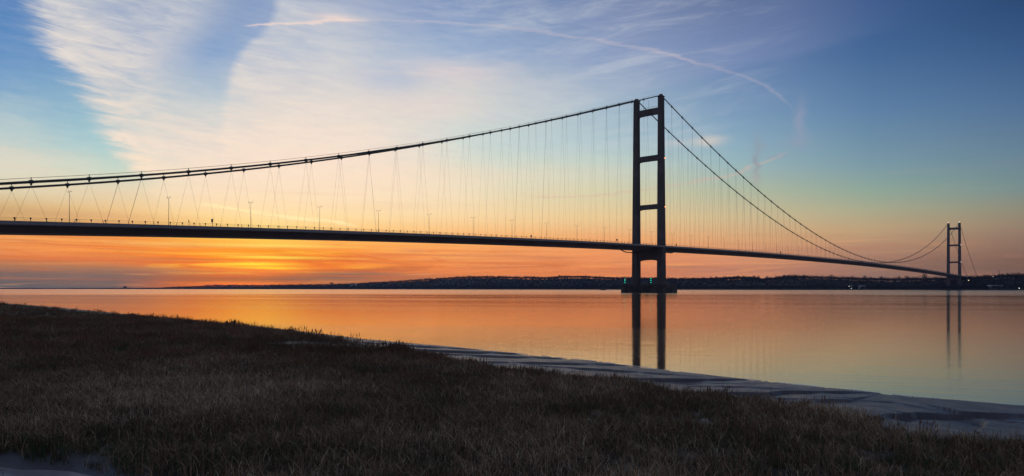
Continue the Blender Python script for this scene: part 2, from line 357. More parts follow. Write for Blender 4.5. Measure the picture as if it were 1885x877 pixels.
# streaks that run along the river
fx = t.m('ADD', t.m('MULTIPLY', sp.outputs[0], 0.96), t.m('MULTIPLY', sp.outputs[1], -0.28))
fy = t.m('ADD', t.m('MULTIPLY', sp.outputs[0], 0.28), t.m('MULTIPLY', sp.outputs[1], 0.96))
nb = t.noise(t.vec(t.m('MULTIPLY', fx, 0.004), t.m('MULTIPLY', fy, 0.035), 0), 1.0, 5, 0.6)
nw = t.noise(t.vec(t.m('MULTIPLY', fx, 0.35), t.m('MULTIPLY', fy, 2.2), 0), 1.0, 4, 0.55)
nl = t.noise(t.vec(t.m('MULTIPLY', fx, 0.05), t.m('MULTIPLY', fy, 0.5), 4.0), 1.0, 3, 0.5)
bp = t.node('ShaderNodeBump'); bp.inputs['Strength'].default_value = 0.17; bp.inputs['Distance'].default_value = 0.05
t.put(bp.inputs['Height'], t.m('ADD', nw, nl))
gl = t.node('ShaderNodeBsdfGlossy'); gl.distribution = 'GGX'
t.put(gl.inputs['Color'], (1.0, 0.885, 0.81, 1)); t.put(gl.inputs['Roughness'], t.m('ADD', t.ss(nb, 0.35, 0.7, 0.045, 0.11), t.ss(t.m('ADD', sp.outputs[1], t.m('MULTIPLY', t.m('SUBTRACT', nb, 0.5), 160.0)), 300.0, 470.0, 0.0, 0.06))); t.l.new(bp.outputs[0], gl.inputs['Normal'])
df = t.node('ShaderNodeBsdfDiffuse'); df.inputs[0].default_value = (0.025, 0.018, 0.012, 1)
fr = t.node('ShaderNodeFresnel'); fr.inputs[0].default_value = 1.33
mx = t.node('ShaderNodeMixShader'); t.put(mx.inputs[0], t.m('ADD', t.m('MULTIPLY', fr.outputs[0], 0.60), 0.38, clamp=True))
t.l.new(df.outputs[0], mx.inputs[1]); t.l.new(gl.outputs[0], mx.inputs[2]); t.l.new(mx.outputs[0], out.inputs[0])

# near bank: wet mud by the water, peat under the grass
m, t, out = new_mat('mud_and_peat'); M['mud'] = m
geo = t.node('ShaderNodeNewGeometry'); b = t.node('ShaderNodeBsdfPrincipled')
at = t.node('ShaderNodeAttribute', attribute_name='marsh')      # 0 bare mud, 1 peat
mf = at.outputs['Fac']
na = t.noise(geo.outputs['Position'], 1.1, 6, 0.6); nc = t.noise(geo.outputs['Position'], 9.0, 5, 0.6)
nd = t.noise(geo.outputs['Position'], 0.35, 3, 0.5)
mudc = t.mix(t.ss(na, 0.3, 0.7), (0.045,0.045,0.052,1), (0.088,0.087,0.096,1))
peat = t.mix(t.ss(nc, 0.3, 0.7), (0.014,0.012,0.010,1), (0.040,0.033,0.027,1))
t.put(b.inputs['Base Color'], t.mix(mf, mudc, peat))
rm = t.m('ADD', t.ss(na, 0.35, 0.68, 0.36, 0.54), t.m('MULTIPLY', t.m('SUBTRACT', nc, .5), .30))
wetp = t.m('ADD', t.ss(nd, 0.4, 0.56, 0.42, 0.85), 0.0)
t.put(b.inputs['Roughness'], t.m('ADD', t.m('MULTIPLY', rm, t.m('SUBTRACT', 1.0, mf)), t.m('MULTIPLY', wetp, mf)))
b.inputs['Specular IOR Level'].default_value = 0.32
bp = t.node('ShaderNodeBump'); bp.inputs['Strength'].default_value = 0.7; bp.inputs['Distance'].default_value = 0.035
t.put(bp.inputs['Height'], t.m('ADD', t.noise(geo.outputs['Position'], 5.0, 6, 0.6), t.m('MULTIPLY', nc, 0.5))); t.l.new(bp.outputs[0], b.inputs['Normal'])
t.l.new(b.outputs[0], out.inputs[0])

# puddle water
m, t, out = new_mat('puddle_water'); M['puddle'] = m
b = t.node('ShaderNodeBsdfPrincipled'); b.inputs['Base Color'].default_value = (0.27,0.25,0.27,1); b.inputs['Roughness'].default_value = 0.16
b.inputs['Specular IOR Level'].default_value = 0.9; geo = t.node('ShaderNodeNewGeometry')
bp = t.node('ShaderNodeBump'); bp.inputs['Strength'].default_value = 0.25; bp.inputs['Distance'].default_value = 0.01
t.put(bp.inputs['Height'], t.noise(geo.outputs['Position'], 12.0, 4)); t.l.new(bp.outputs[0], b.inputs['Normal'])
t.l.new(b.outputs[0], out.inputs[0])

def blade_mat(name, stops, rough=0.75):
    m, t, out = new_mat(name)
    b = t.node('ShaderNodeBsdfPrincipled'); oi = t.node('ShaderNodeObjectInfo'); geo = t.node('ShaderNodeNewGeometry')
    patch = t.noise(geo.outputs['Position'], 0.16, 3, 0.5)
    f = t.m('ADD', t.m('ADD', t.m('MULTIPLY', oi.outputs['Random'], 0.22), t.m('MULTIPLY', geo.outputs['Random Per Island'], 0.50)), t.m('MULTIPLY', t.ss(patch, 0.35, 0.65), 0.28), clamp=True)
    t.put(b.inputs['Base Color'], t.ramp(f, stops)); b.inputs['Roughness'].default_value = rough; b.inputs['Specular IOR Level'].default_value = 0.2
    t.l.new(b.outputs[0], out.inputs[0]); return m
M['grass_a'] = blade_mat('grass_blades', [(0.0,(0.028,0.070,0.022,1)),(0.32,(0.06,0.095,0.034,1)),(0.50,(0.085,0.062,0.040,1)),(0.72,(0.17,0.122,0.085,1)),(0.87,(0.52,0.40,0.29,1)),(1.0,(0.78,0.66,0.50,1))])
M['grass_b'] = blade_mat('straw_blades', [(0.0,(0.11,0.08,0.045,1)),(0.45,(0.28,0.19,0.11,1)),(0.72,(0.60,0.46,0.30,1)),(1.0,(0.85,0.78,0.64,1))])
M['grass_c'] = blade_mat('reed_stalks', [(0.0,(0.07,0.038,0.022,1)),(0.5,(0.20,0.11,0.065,1)),(1.0,(0.46,0.29,0.18,1))])

# ------------------------------------------------------------------ bridge geometry
P0 = np.array([109.2, 559.0]); TH = 0.7101
AX = np.array([math.sin(TH), math.cos(TH)]); NN = np.array([math.cos(TH), -math.sin(TH)])
SPAN = 1410.0
def W(s, o, z):                    # bridge coordinates -> local coordinates of the bridge root
    q = AX*s+NN*o; return (q[0], q[1], z)
def WW(s, o, z):
    q = P0+AX*s+NN*o; return (q[0], q[1], z)
_ds = [-560,-433,-343,-175,-107,-48,74,256,499,690,1000,1223,1410,1690]
_dz = [18.6,24.3,28.4,33.4,34.8,36.0,38.0,39.6,40.8,40.7,38.4,35.6,33.0,28.5]
_dp = np.polyfit(_ds, _dz, 5)
def dz(s): return float(np.polyval(_dp, s))
_cp = np.polyfit([-423.5,-407,-373,-339,-304,-268.5,-210,-150,-90,-40,0], [37.0,40.2,47.0,54.6,62.8,71.8,88.0,106.2,126.0,141.6,154.5], 3)
_c0 = float(np.polyval(_cp, 0))
def cz(s):
    if s < -423.5:
        return float(np.polyval(_cp, -423.5)) + (s+423.5)*0.185
    if s <= 0: return float(np.polyval(_cp, s)) + (154.5-_c0)*(1+s/423.5)
    if s <= SPAN: return 43.3+111.2*((s-705)/705.0)**2
    k = (s-SPAN)/280.0; return 154.5-122*k - 10*k*(1-k)*2

bridge = empty('suspension_bridge', (P0[0], P0[1], 0))
tag(bridge, 'long dark suspension bridge crossing the wide river on two tall portal towers', 'bridge')
# deck
ss = sorted(set([round(-560+i*6.0, 1) for i in range(int((560+SPAN+290)/6)+1)]))
mb = MB(); secs = []
for s in ss:
    z = dz(s)
    prof = [(14.2,0.0),(14.2,-1.05),(11.2,-1.3),(10.6,-1.9),(7.0,-3.35),(-7.0,-3.35),(-10.6,-1.9),(-11.2,-1.3),(-14.2,-1.05),(-14.2,0.0)]
    secs.append([W(s, o, z+d) for o, d in prof])
mb.sweep(secs); deck = mb.build('deck', M['steel'], bridge)
for sg in (1, -1):
    mb = MB(); mb.sweep([[W(s, sg*14.203, dz(s)+0.12), W(s, sg*14.36, dz(s)+0.12), W(s, sg*14.36, dz(s)-1.1), W(s, sg*14.203, dz(s)-1.1)] for s in ss])
    mb.build('fascia', M['fascia'], deck)
    # railing: posts with caps, top and mid rails
    mb = MB()
    for zz, rr in ((1.15, 0.035), (0.7, 0.022), (0.4, 0.022)):
        mb.sweep([[W(s, sg*14.25-rr, dz(s)+zz-rr), W(s, sg*14.25+rr, dz(s)+zz-rr), W(s, sg*14.25+rr, dz(s)+zz+rr), W(s, sg*14.25-rr, dz(s)+zz+rr)] for s in ss])
    s = -558.0
    while s < SPAN+270:
        z = dz(s); a = W(s, sg*14.25, 0); w_ = 0.06
        mb.box(a[0]-w_, a[0]+w_, a[1]-w_, a[1]+w_, z+0.1, z+1.2)
        mb.box(a[0]-.17, a[0]+.17, a[1]-.17, a[1]+.17, z+0.75, z+1.3)
        s += 4.45
    mb.build('railing', M['rail'], deck)
    mb = MB()
    mb.sweep([[W(s, sg*1.2-0.08+0, dz(s)+0.75), W(s, sg*1.2+0.08, dz(s)+0.75), W(s, sg*1.2+0.08, dz(s)+0.45), W(s, sg*1.2-0.08, dz(s)+0.45)] for s in ss])
    mb.build('crash_barrier', M['pole'], deck)
    mb = MB(); mb.sweep([[W(s, sg*2.0, dz(s)+0.006), W(s, sg*9.6, dz(s)+0.006)] for s in ss], closed=False)
    mb.build('carriageway', M['asphalt'], deck)
    mb = MB(); mb.sweep([[W(q, sg*9.3, dz(q)+0.012), W(q, sg*9.45, dz(q)+0.012)] for q in ss], closed=False)
    mb.build('lane_marking', M['paint'], deck)

def leg_half(z):     # half widths (along, across) of a tower leg
    k = z/155.0
    return 2.9-0.95*k, 2.75-0.75*k
LEGO = 11.0
def tower(s0, zbase, ztop, beams):
    # portal at deck level is the tower's own mesh
    zt = dz(s0)-1.4; mb = MB(); prof = []
    n = 14; lo = 26.0 if s0 == 0 else dz(s0)-9
    top = [( -9.0+18.0*i/n, zt) for i in range(n+1)]
    bot = [( 9.0-18.0*i/n, lo - 0.9*((abs(9.0-18.0*i/n)/9.0)**2.2)) for i in range(n+1)]
    prof = top+bot
    mb.sweep([[W(s0+ds, o, z) for o, z in prof] for ds in (-2.1, 2.1)])
    tw = mb.build('tower', M['concrete'], bridge)
    for sg in (-1, 1):
        mb = MB(); secs = []
        for z in np.linspace(zbase, ztop, 24):
            a, c = leg_half(z); k_ = 1.0 if s0 == 0 else 1.18; a *= k_; c *= k_; o0 = sg*(LEGO+0.35*(1-z/155.0))
            ch = 0.35
            secs.append([W(s0+p, o0+q, z) for p, q in ((-a+ch,-c),(a-ch,-c),(a,-c+ch),(a,c-ch),(a-ch,c),(-a+ch,c),(-a,c-ch),(-a,-c+ch))])
        mb.sweep(secs); mb.build('leg', M['concrete'], tw)
        a, c = leg_half(ztop); mb = MB()
        mb.sweep([[W(s0+p, sg*LEGO+q, z) for p, q in ((-w,-v),(w,-v),(w,v),(-w,v))] for w, v, z in ((a+.25,c+.25,ztop+.003),(a+.25,c+.25,ztop+0.5),(a*0.7,c*.6,ztop+1.0),(a*.55,c*.45,ztop+2.0))])
        mb.build('saddle_housing', M['steel'], tw)
    for (zb, zt_) in beams:
        mb = MB(); a, c = leg_half(zt_)
        n = 10; oi = LEGO-c+0.3
        h = zt_-zb
        prof = [(-oi+2*oi*i/n, zt_) for i in range(n+1)]+[(oi-2*oi*i/n, zb-0.5*(abs(1-2*i/n))**6) for i in range(n+1)]
        mb.sweep([[W(s0+ds, o, z) for o, z in prof] for ds in (-a+0.5, a-0.5)])
        mb.build('cross_beam', M['concrete'], tw)
    return tw
t1 = tower(0, 6.6, 154.5, [(141.4,146.2),(104.8,108.9),(66.4,70.0)])
# railing on top of upper beam
mb = MB()
for o in np.linspace(-8, 8, 9):
    a = W(-1.5, o, 0); mb.box(a[0]-.06, a[0]+.06, a[1]-.06, a[1]+.06, 146.2, 147.4)
mb.tube([W(-1.5,-8,147.4), W(-1.5,8,147.4)], 0.06); mb.tube([W(0,0,146.2), W(0,0,153.5)], 0.09)
mb.build('beam_railing', M['pole'], t1)
# pier in the water: two cylindrical caissons joined by a slab, faced as one long block
mb = MB(); pts = []
hl, hw = 22.6, 9.8
for z, g in ((-3,0),(5.6,0),(5.603,.35),(6.6,.35)):
    sec = []
    for sg in (1, -1):
        for k in range(9):
            a = sg*math.pi/2 - math.pi/2 + k*math.pi/8*1 - 0
            oo = sg*(hl-4.0)+(4.0+g)*math.cos((k-4)*math.pi/8)*sg; sw = (hw+g)*math.sin((k-4)*math.pi/8)*sg
            sec.append(W(sw, oo, z))
    pts.append(sec)
mb.sweep(pts); pier = mb.build('pier', M['pier'], t1)
for k in range(-13, 14):      # fender piles standing against the faces of the pier
    for sw in (-hw-0.30, hw+0.30):
        a = W(sw, k*1.25, 0); MB().tube([(a[0],a[1],-2),(a[0],a[1],5.2+0.35*random.random())], 0.2, 6).build('fender_pile', M['hull'], pier)
mb = MB()
for k in range(-16, 17, 2):
    for sw in (-hw+0.4, hw-0.4):
        a = W(sw, k*1.1, 0); mb.box(a[0]-.05,a[0]+.05,a[1]-.05,a[1]+.05,6.6,7.7)
for sw in (-hw+0.4, hw-0.4): mb.tube([W(sw,-17.6,7.7), W(sw,17.6,7.7)], 0.05)
mb.box(*[c for p in zip(W(-6,1,0)[:2], (W(-6,1,0)[0]+1.6, W(-6,1,0)[1]+1.6)) for c in p], 6.6, 8.6)
mb.build('pier_railing', M['pole'], pier)
t2 = tower(SPAN, 1.0, 154.5, [(140.2,145.2),(101.8,105.8),(62.5,66.2)])
mb = MB(); mb.sweep([[W(SPAN+p, q, z) for p, q in ((-7,-18),(7,-18),(7,18),(-7,18))] for z in (-2, 3.0)])
mb.build('pier', M['pier'], t2, bevel=0.4)
# inspection walkways looping round the tower beneath the deck
for (s0, s1, o) in ((-34, -5, 6.0), (24, 5, 12.5), (-34,-5,-9)):
    mb = MB(); zz = dz(0)-3.3
    n = 10; pl = []
    for i in range(n+1):
        k = i/n; s = s0+(s1-s0)*k; d = -2.6*min(1, (k/0.45))**1.4 if k < 0.45 else -2.6
        pl.append(W(s, o, zz+0.9+d))
    mb.tube(pl, 0.42, 6); mb.build('inspection_walkway', M['cable'], bridge)

# cables, bands, hangers
bands_side = [-423.5-17.25*k for k in (6,5,4,3,2,1)]+[-423.5+17.25*k for k in range(24)]
bands_main = [17.6+18.1*k for k in range(77)]
hangers = []
for sg in (1, -1):
    o = sg*11.0; mb = MB()
    sl = list(np.linspace(-560, 0, 90))+list(np.linspace(12, SPAN-12, 140))+list(np.linspace(SPAN, SPAN+285, 12))
    mb.tube([W(s, o, cz(s)+1.2) for s in sl], 0.40, 8)
    cab = mb.build('main_cable', M['cable'], bridge, smooth=True)
    mb = MB()
    for e in (-0.5, 0.5): mb.tube([W(s, o+e, cz(s)+2.5) for s in sl if s < 0], 0.035, 4); mb.tube([W(s, o+e, cz(s)+2.3) for s in sl if 0 < s <= SPAN], 0.03, 4)
    mb.build('hand_rope', M['cable'], cab)
    rest = MB()
    for i, s in enumerate(bands_side+bands_main):
        z = cz(s)+1.2; q = W(s, o, 0)
        m_ = MB() if i < 46 else rest
        L_ = 0.55; dzds = (cz(s+1)-cz(s-1))/2
        m_.tube([W(s-L_, o, z-dzds*L_), W(s+L_, o, z+dzds*L_)], 0.62, 8)
        m_.box(q[0]-.22, q[0]+.22, q[1]-.22, q[1]+.22, z-1.15, z-0.3)
        m_.box(q[0]-.09, q[0]+.09, q[1]-.09, q[1]+.09, z+0.4, z+1.5)
        if m_ is not rest: m_.build('cable_band', M['cable'], cab)
        side = i < len(bands_side)
        z0 = z-1.0
        for f in (-4.6, 4.6):
            fs = s+f; zf = dz(fs)+0.2
            if z0-zf < 0.8 or (side and s < -440 and s < -470 and False): continue
            hangers.append((0 if side else 1, abs(s+210) if side else s, W(s, o, z0), W(fs, o, zf), f < 0 and (abs(s+389) < 3 or abs(s+147.5) < 3)))
    tag(rest.build('cable_band', M['cable'], cab), kind='stuff')
hangers.sort(key=lambda h: (h[0], h[1]))
rest = MB()
for i, (_, _, a, c, thick) in enumerate(hangers):
    m_ = MB() if i < 100 else rest
    m_.tube([a, c], 0.062 if thick else 0.027 if i < 100 else 0.042, 5)
    # socket at the foot
    v = (Vector(a)-Vector(c)).normalized()
    m_.tube([c, Vector(c)+v*1.2], 0.09, 5)
    if m_ is not rest: m_.build('hanger', M['hanger'], bridge)
tag(rest.build('hanger', M['hanger'], bridge), kind='stuff')
# anchorages
mb = MB(); mb.sweep([[W(s, q, z) for s, q in ((-575+dd,-18),(-540,-18),(-540,18),(-575+dd,18))] for z, dd in ((-1,0),(17.0,3))])
mb.build('anchorage', M['concrete'], bridge, bevel=0.3)
mb = MB(); mb.sweep([[W(s, q, z) for s, q in ((1685,-18),(1725,-18),(1725,18),(1685,18))] for z in (-1, 27)])
mb.build('anchorage', M['concrete'], bridge, bevel=0.3)

# street lamps down the middle of the deck
def street_lamp():
    r = empty('street_lamp', (0,0,0))
    mb = MB(); mb.tube([(0,0,0),(0,0,1.4)], 0.14, 8); mb.tube([(0,0,1.4),(0,0,11.6)], [0.11,0.055], 8); mb.build('pole', M['pole'], r)
    mb = MB(); mb.tube([(-1.15,0,12.0),(-.5,0,11.85),(0,0,11.6),(.5,0,11.85),(1.15,0,12.0)], 0.045, 6); mb.build('bracket', M['pole'], r)
    for sg in (-1, 1):
        mb = MB(); mb.sweep([[(sg*x, y, z) for y, z in ((-w,12.0-h),(w,12.0-h),(w*.7,12.0+h),(-w*.7,12.0+h))] for x, w, h in ((0.95,.09,.06),(1.2,.16,.1),(1.7,.15,.09),(1.9,.06,.04))])
        mb.build('lamp_head', M['pole'], r)
    return r
def copy_tree(o):
    c = o.copy(); COL.objects.link(c)
    for ch in list(o.children):
        d = ch.copy(); COL.objects.link(d); d.parent = c
        for g in list(ch.children):
            e = g.copy(); COL.objects.link(e); e.parent = d
    return c
lamp0 = street_lamp(); k = 0; s = -409.0-34.5*2
def ordinal(n): return ['first','second','third','fourth','fifth','sixth','seventh','eighth','ninth','tenth','eleventh','twelfth','thirteenth','fourteenth'][n]
nl_ = 0
while s < SPAN-20:
    lp = lamp0 if k == 0 else copy_tree(lamp0)
    lp.location = WW(s, 0, dz(s)+0.01); lp.rotation_euler = (0, 0, -TH)
    if s < -430: lab = 'slender twin headed lamp post on the bridge deck, beyond the left edge of the photo'
    elif s < -5:
        lab = 'twin headed lamp post on the bridge deck, %s from the left edge' % ordinal(nl_); nl_ += 1
    else: lab = 'faint twin headed lamp post on the main span between the two towers'
    tag(lp, lab, 'street lamp', 'twin headed lamp posts along the bridge deck')
    s += 34.5; k += 1
# signs on the deck
def sign(name, u, o, w, h, zc, label):
    kk = (u-CX)/F; P = P0+NN*o; s = (kk*P[1]-P[0])/(AX[0]-kk*AX[1])
    r = empty(name, WW(s, o, dz(s)+0.02), -TH)
    mb = MB(); mb.box(-.07,.07,-.07,.07,0,zc+h*.3); mb.build('post', M['pole'], r)
    mb = MB()
    mb.box(-w/2,w/2,-.16,-.073,zc-h/2,zc+h/2); mb.box(-w*.3,w*.3,-.2,-.163,zc-h*.3,zc+h*.3)
    mb.build('panel', M['hull'], r, bevel=0.03); tag(r, label, 'sign')
sign('road_sign', 391, 13.5, 1.5, 1.4, 2.4, 'square sign box on a short post by the near railing')
sign('small_sign', 348, 13.5, .45, .8, 1.9, 'narrow sign on a post by the railing, left of the square sign box')
sign('small_sign', 978, 13.5, 1.0, 1.3, 1.6, 'small dark sign on the railing between two lamps, left of the big tower')
sign('small_sign', 1136, 12.5, 1.3, 1.3, 2.4, 'round looking small sign just left of the big tower')
sign('small_sign', 1245, 12.5, .8, 1.7, 1.6, 'small dark sign just right of the big tower')
sign('small_sign', 1437, 13.5, .9, 2.6, 1.8, 'tall narrow sign on the main span halfway to the far tower')

# lights
def uico(r=1.0):
    bpy_ = []; import bmesh
    bm = bmesh.new(); bmesh.ops.create_icosphere(bm, subdivisions=2, radius=r); vs = [v.co.copy() for v in bm.verts]; fs = [tuple(v.index for v in f.verts) for f in bm.faces]; bm.free(); return vs, fs
ICO = uico()
def ball(mb, c, r): return mb.add([(c[0]+v.x*r, c[1]+v.y*r, c[2]+v.z*r) for v in ICO[0]], ICO[1])
def navlight(o, s, label):
    r = empty('navigation_light', WW(s, o, 6.6))
    MB().tube([(0,0,0),(0,0,4.4)], 0.09).build('post', M['pole'], r)
    for z in (1.5, 3.0, 4.4):
        ball(MB(), (0,-0.1,z), 0.30).build('lamp', M['green_lamp'], r)
    tag(r, label, 'navigation light', 'green lights on the pier')
navlight(-19.3, -4.5, 'stack of green lights at the left end of the tower pier')
navlight(6.6, -8.2, 'stack of green lights on the pier beside the right leg of the near tower')
def pinlight(name, loc, r, mat, label, arm=0.5):
    e = empty(name, loc)
    MB().tube([(-arm,0,-.2),(0,0,0)], 0.06).build('bracket', M['pole'], e)
    ball(MB(), (0,0,0), r).build('lamp', mat, e); tag(e, label, 'warning light')
for z, lab in ((106.0, 'orange warning light on the near tower level with its middle crossbeam'), (67.6, 'orange warning light on the near tower level with its lowest crossbeam')):
    a, c = leg_half(z); pinlight('warning_light', WW(0.5*a, LEGO+c+0.5, z), 0.42, M['orange_lamp'], lab)
for z, o, lab in ((157.2, -LEGO, 'pale warning light on top of the far tower, left leg'), (157.2, LEGO, 'pale warning light on top of the far tower, right leg'), (104, LEGO+3.0, 'pale warning light on the far tower right leg at its middle crossbeam'), (64.5, LEGO+3.2, 'pale warning light on the far tower right leg at its lowest crossbeam')):
    pinlight('warning_light', WW(SPAN-2.5, o, z), 0.5, M['white_lamp'], lab)

# ------------------------------------------------------------------ water
Rw = 7900.0
wv = [(-Rw,-40,0),(Rw,-40,0),(Rw,Rw,0),(-Rw,Rw,0)]
wat = np_mesh('water', wv, [(0,1,2,3)], M['water']); tag(wat, kind='structure')

# ------------------------------------------------------------------ far bank
PH = np.array([P0[0]+AX[0]*SPAN, P0[1]+AX[1]*SPAN])
def shoreY(u):
    if u > 1800: u_ = 1800+(u-1800)*0.5
    else: u_ = u
    k = (u_-CX)/F
    # ray meets the straight north shore line (river direction -NN)
    q = PH-AX*26; d = -NN
    tt = (k*q[1]-q[0])/(d[0]-k*d[1]); Y = q[1]+d[1]*tt
    if u < 120 or Y > 5600 or tt < -900: Y = 5600
    return min(Y, 5600)
prof_u = [-400,0,75,78,118,122,140,180,225,262,300,370,376,400,440,480,560,600,640,700,760,800,845,900,950,1000,1020,1030,1080,1130,1165,1240,1300,1340,1360,1395,1405,1430,1450,1500,1560,1600,1640,1690,1720,1740,1790,1830,1850,1885,2000,2400,3200]
prof_v = [531.4,531.4,531.2,531.8,531.8,530.8,529.8,529.8,529.4,529.2,528.6,526.4,525.4,524.4,524.2,524.6,523.4,523.2,522,519,515,512.5,509,508,509.5,510.5,509.5,508,508,510.5,511,512,512,510,509,510,513,510.5,508,508,510,511,512,511,510.5,511,509.5,507,505,505,503,500,498]
def hillH(u):            # crown height of the ridge in metres at its own distance
    v = np.interp(u, prof_u, prof_v); return v
us = np.concatenate([np.arange(-380, 2300, 4.0)])
depths = [0, 6, 14, 40, 120, 240, 380, 560, 760, 1000, 1400]
V = []; TREEH = 9.0
def back(u):             # how far behind the shore the ridge stands
    return float(np.interp(u, [0,300,500,800,1100,1400,1600,1700,1760,1900], [300,400,500,700,700,420,330,300,120,90]))
def terr(u, d):
    """point on the far bank: column u, distance d behind the shore line (along the ray)"""
    k = (u-CX)/F; Ys = shoreY(u); Y = Ys+d; rb = back(u)
    Yr = Ys+rb; ridge = max(0.6, (YH-hillH(u))*Yr/F+CAMH-TREEH*min(1, max(0, (u-90)/60.)))
    q = min(1.0, d/rb)
    n = mnoise.noise(Vector((k*Y/170.0, Y/170.0, 0)))
    h = ridge*(0.12*min(1, d/8.0)+0.88*(q*q*(3-2*q)))*(1+0.10*n*min(1,q*3)*(1 if q < .8 else .3))
    if d > rb: h = ridge*(1-0.12*min(1, (d-rb)/800.0))
    if d <= 0: h = -0.6
    return (k*Y, Y, max(h, -0.6))
for u in us:
    for d in depths: V.append(terr(u, float(d)))
nd_ = len(depths); Fq = []
for i in range(len(us)-1):
    for j in range(nd_-1):
        a = i*nd_+j; Fq.append((a, a+nd_, a+nd_+1, a+1))
hills = np_mesh('hills', V, Fq, M['hill'], smooth=True); tag(hills, kind='structure')

def crown_quads(c, rx, rz, n, size):
    """n little leaf-clump quads spread through an ellipsoid crown"""
    d = rng.normal(size=(n, 3)); d /= np.linalg.norm(d, axis=1)[:, None]
    rad = rng.random(n)**0.45; lump = 1+0.22*np.sin(d[:, 0]*5+c[0])*np.cos(d[:, 2]*4+c[1])
    p = np.array(c)+d*(rad*lump)[:, None]*np.array([rx, rx, rz])
    a = rng.normal(size=(n, 3)); a /= np.linalg.norm(a, axis=1)[:, None]
    b_ = np.cross(a, rng.normal(size=(n, 3))); b_ /= np.linalg.norm(b_, axis=1)[:, None]
    s = size*(0.6+0.8*rng.random(n))[:, None]
    return np.stack([p-a*s, p-b_*s*0.7, p+a*s, p+b_*s*0.7], axis=1)
# wood covering the slopes: one mass
quads = []
def wood_at(u, d, big=1.0):
    x, y, z = terr(u, d); hgt = big*random.uniform(6, 11)*(1 if y < 3200 else 0.9)
    rx = hgt*random.uniform(0.35, 0.6)
    quads.append(crown_quads((x, y, z+hgt*0.55), rx, hgt*0.5, 26, 0.85 if y < 2200 else 1.5))
for u in np.arange(-40, 1990, 1.0):
    rb = back(u); n = 3 if u > 1150 else 2
    for _ in range(n): wood_at(u+random.random(), rb*random.uniform(0.9, 1.06), random.choice([.6,.8,.9,1,1.3]) if u > 300 else (.55 if u > 110 else .3))
    for _ in range(2 if u > 380 else 1): wood_at(u+random.random(), random.uniform(3, 30), 0.7 if u > 380 else (.45 if u > 110 else .25))
    for _ in range(3 if u > 500 else 1): wood_at(u+random.random(), rb*random.uniform(0.08, 0.9), 0.85)
Q = np.concatenate(quads); wood = np_mesh('woodland', Q.reshape(-1, 3), np.arange(len(Q)*4).reshape(-1, 4), M['foliage'])
tag(wood, 'dark winter woodland covering the low hills along the far bank', 'woodland', kind='stuff')

def tree(u, d, h, label, group=None, name='tree', cat='tree', wide=0.4):
    x, y, z = terr(u, d); r = empty(name, (x, y, z))
    mb = MB(); mb.tube([(0,0,-.5),(0.1,0,h*.3),(0,0.1,h*.62),(0.1,0,h*0.9)], [h*.035,h*.028,h*.016,h*.005], 6)
    for k in range(7):
        a = k*2.4; z0 = h*(0.3+0.07*k); l = h*wide*(0.95-0.07*k)
        mb.tube([(0,0,z0),(l*.5*math.cos(a),l*.5*math.sin(a),z0+l*.35),(l*math.cos(a),l*math.sin(a),z0+l*.8)], [h*.013,h*.008,h*.003], 4)
    mb.build('trunk', M['bark'], r)
    q = crown_quads((0,0,h*0.64), h*wide, h*0.38, 240, h*0.04)
    np_mesh('crown', q.reshape(-1,3), np.arange(len(q)*4).reshape(-1,4), M['foliage'], r)
    tag(r, label, cat, group)
for u in (1776,1788,1800,1812,1821,1838,1846,1856,1866,1874,1881,1893,1905):
    tree(u+random.uniform(-2,2), back(u)*1.0, random.uniform(10,14), 'bare tree standing out on the wooded skyline right of the far tower', 'skyline trees right of the far tower', wide=random.uniform(.32,.45))
for u in (1463,1480,1530,1592,1622,1655,1670):
    tree(u, back(u), random.uniform(12,15), 'rounded tree poking above the woods beneath the main span', 'skyline trees beneath the main span')
tree(1702, back(1702), 21, 'lone taller tree on the skyline just left of the far tower')
tree(1412, back(1412), 17, 'bushy tree in the dip of the wooded skyline beside a thin mast')
for u in (612,609): tree(u, back(u), 19, 'distant tree clump on the low hill left of the white houses', 'distant trees left of the white houses')

# buildings across the river
def house(u, d, w, dp, h, rh, wm, rm, name, label, cat='house', lights=(), rot=0.2, zoff=0):
    x, y, z = terr(u, d); r = empty(name, (x, y, z+zoff), rot)
    mb = MB(); mb.box(-w/2,w/2,-dp/2,dp/2,-2,h); wl = mb.build('wall', wm, r)
    mb = MB(); e = .4
    mb.add([(-w/2-e,-dp/2-e,h+.003),(w/2+e,-dp/2-e,h+.003),(w/2+e,dp/2+e,h+.003),(-w/2-e,dp/2+e,h+.003),(-w/2-e,0,h+rh),(w/2+e,0,h+rh)],[(0,1,5,4),(2,3,4,5),(0,4,3),(1,2,5),(0,3,2,1)])
    rf = mb.build('roof', rm, r)
    if cat == 'house': MB().box(w*.25,w*.25+.9,-.4,.5,h+rh*.4,h+rh+1.1).build('chimney', M['brick'], rf)
    n = max(2, int(w/4))
    for i in range(n):
        xx = -w/2+(i+.5)*w/n; MB().box(xx-.6,xx+.6,-dp/2-.06,-dp/2-.003,h*.35,h*.7).build('window', M['darkglass'], r)
    MB().box(-.5,.5,-dp/2-.07,-dp/2-.004,0,2.1 if h > 2.5 else 1.8).build('door', M['hull'], r)
    tag(r, label, cat)
    return r
house(647, 330, 15, 10, 6, 4, M['white'], M['roof'], 'house', 'left one of the white houses on the distant slope left of the high hill')
house(655, 360, 13, 10, 7, 4, M['white'], M['roof'], 'house', 'right one of the white houses on the distant slope left of the high hill', rot=-.4)
house(1566, 16, 7, 6, 5, 3, M['white'], M['roof'], 'house', 'small white waterside house beneath the main span, left of the longer one')
house(1586, 18, 19, 8, 4, 3.4, M['white'], M['paleroof'], 'house', 'long pale roofed waterside house beneath the main span')
house(1832, 18, 34, 12, 3.6, 2.6, M['brick'], M['paleroof'], 'boathouse', 'long low shed with a pale roof on the shore right of the far tower', 'shed', rot=-.1)
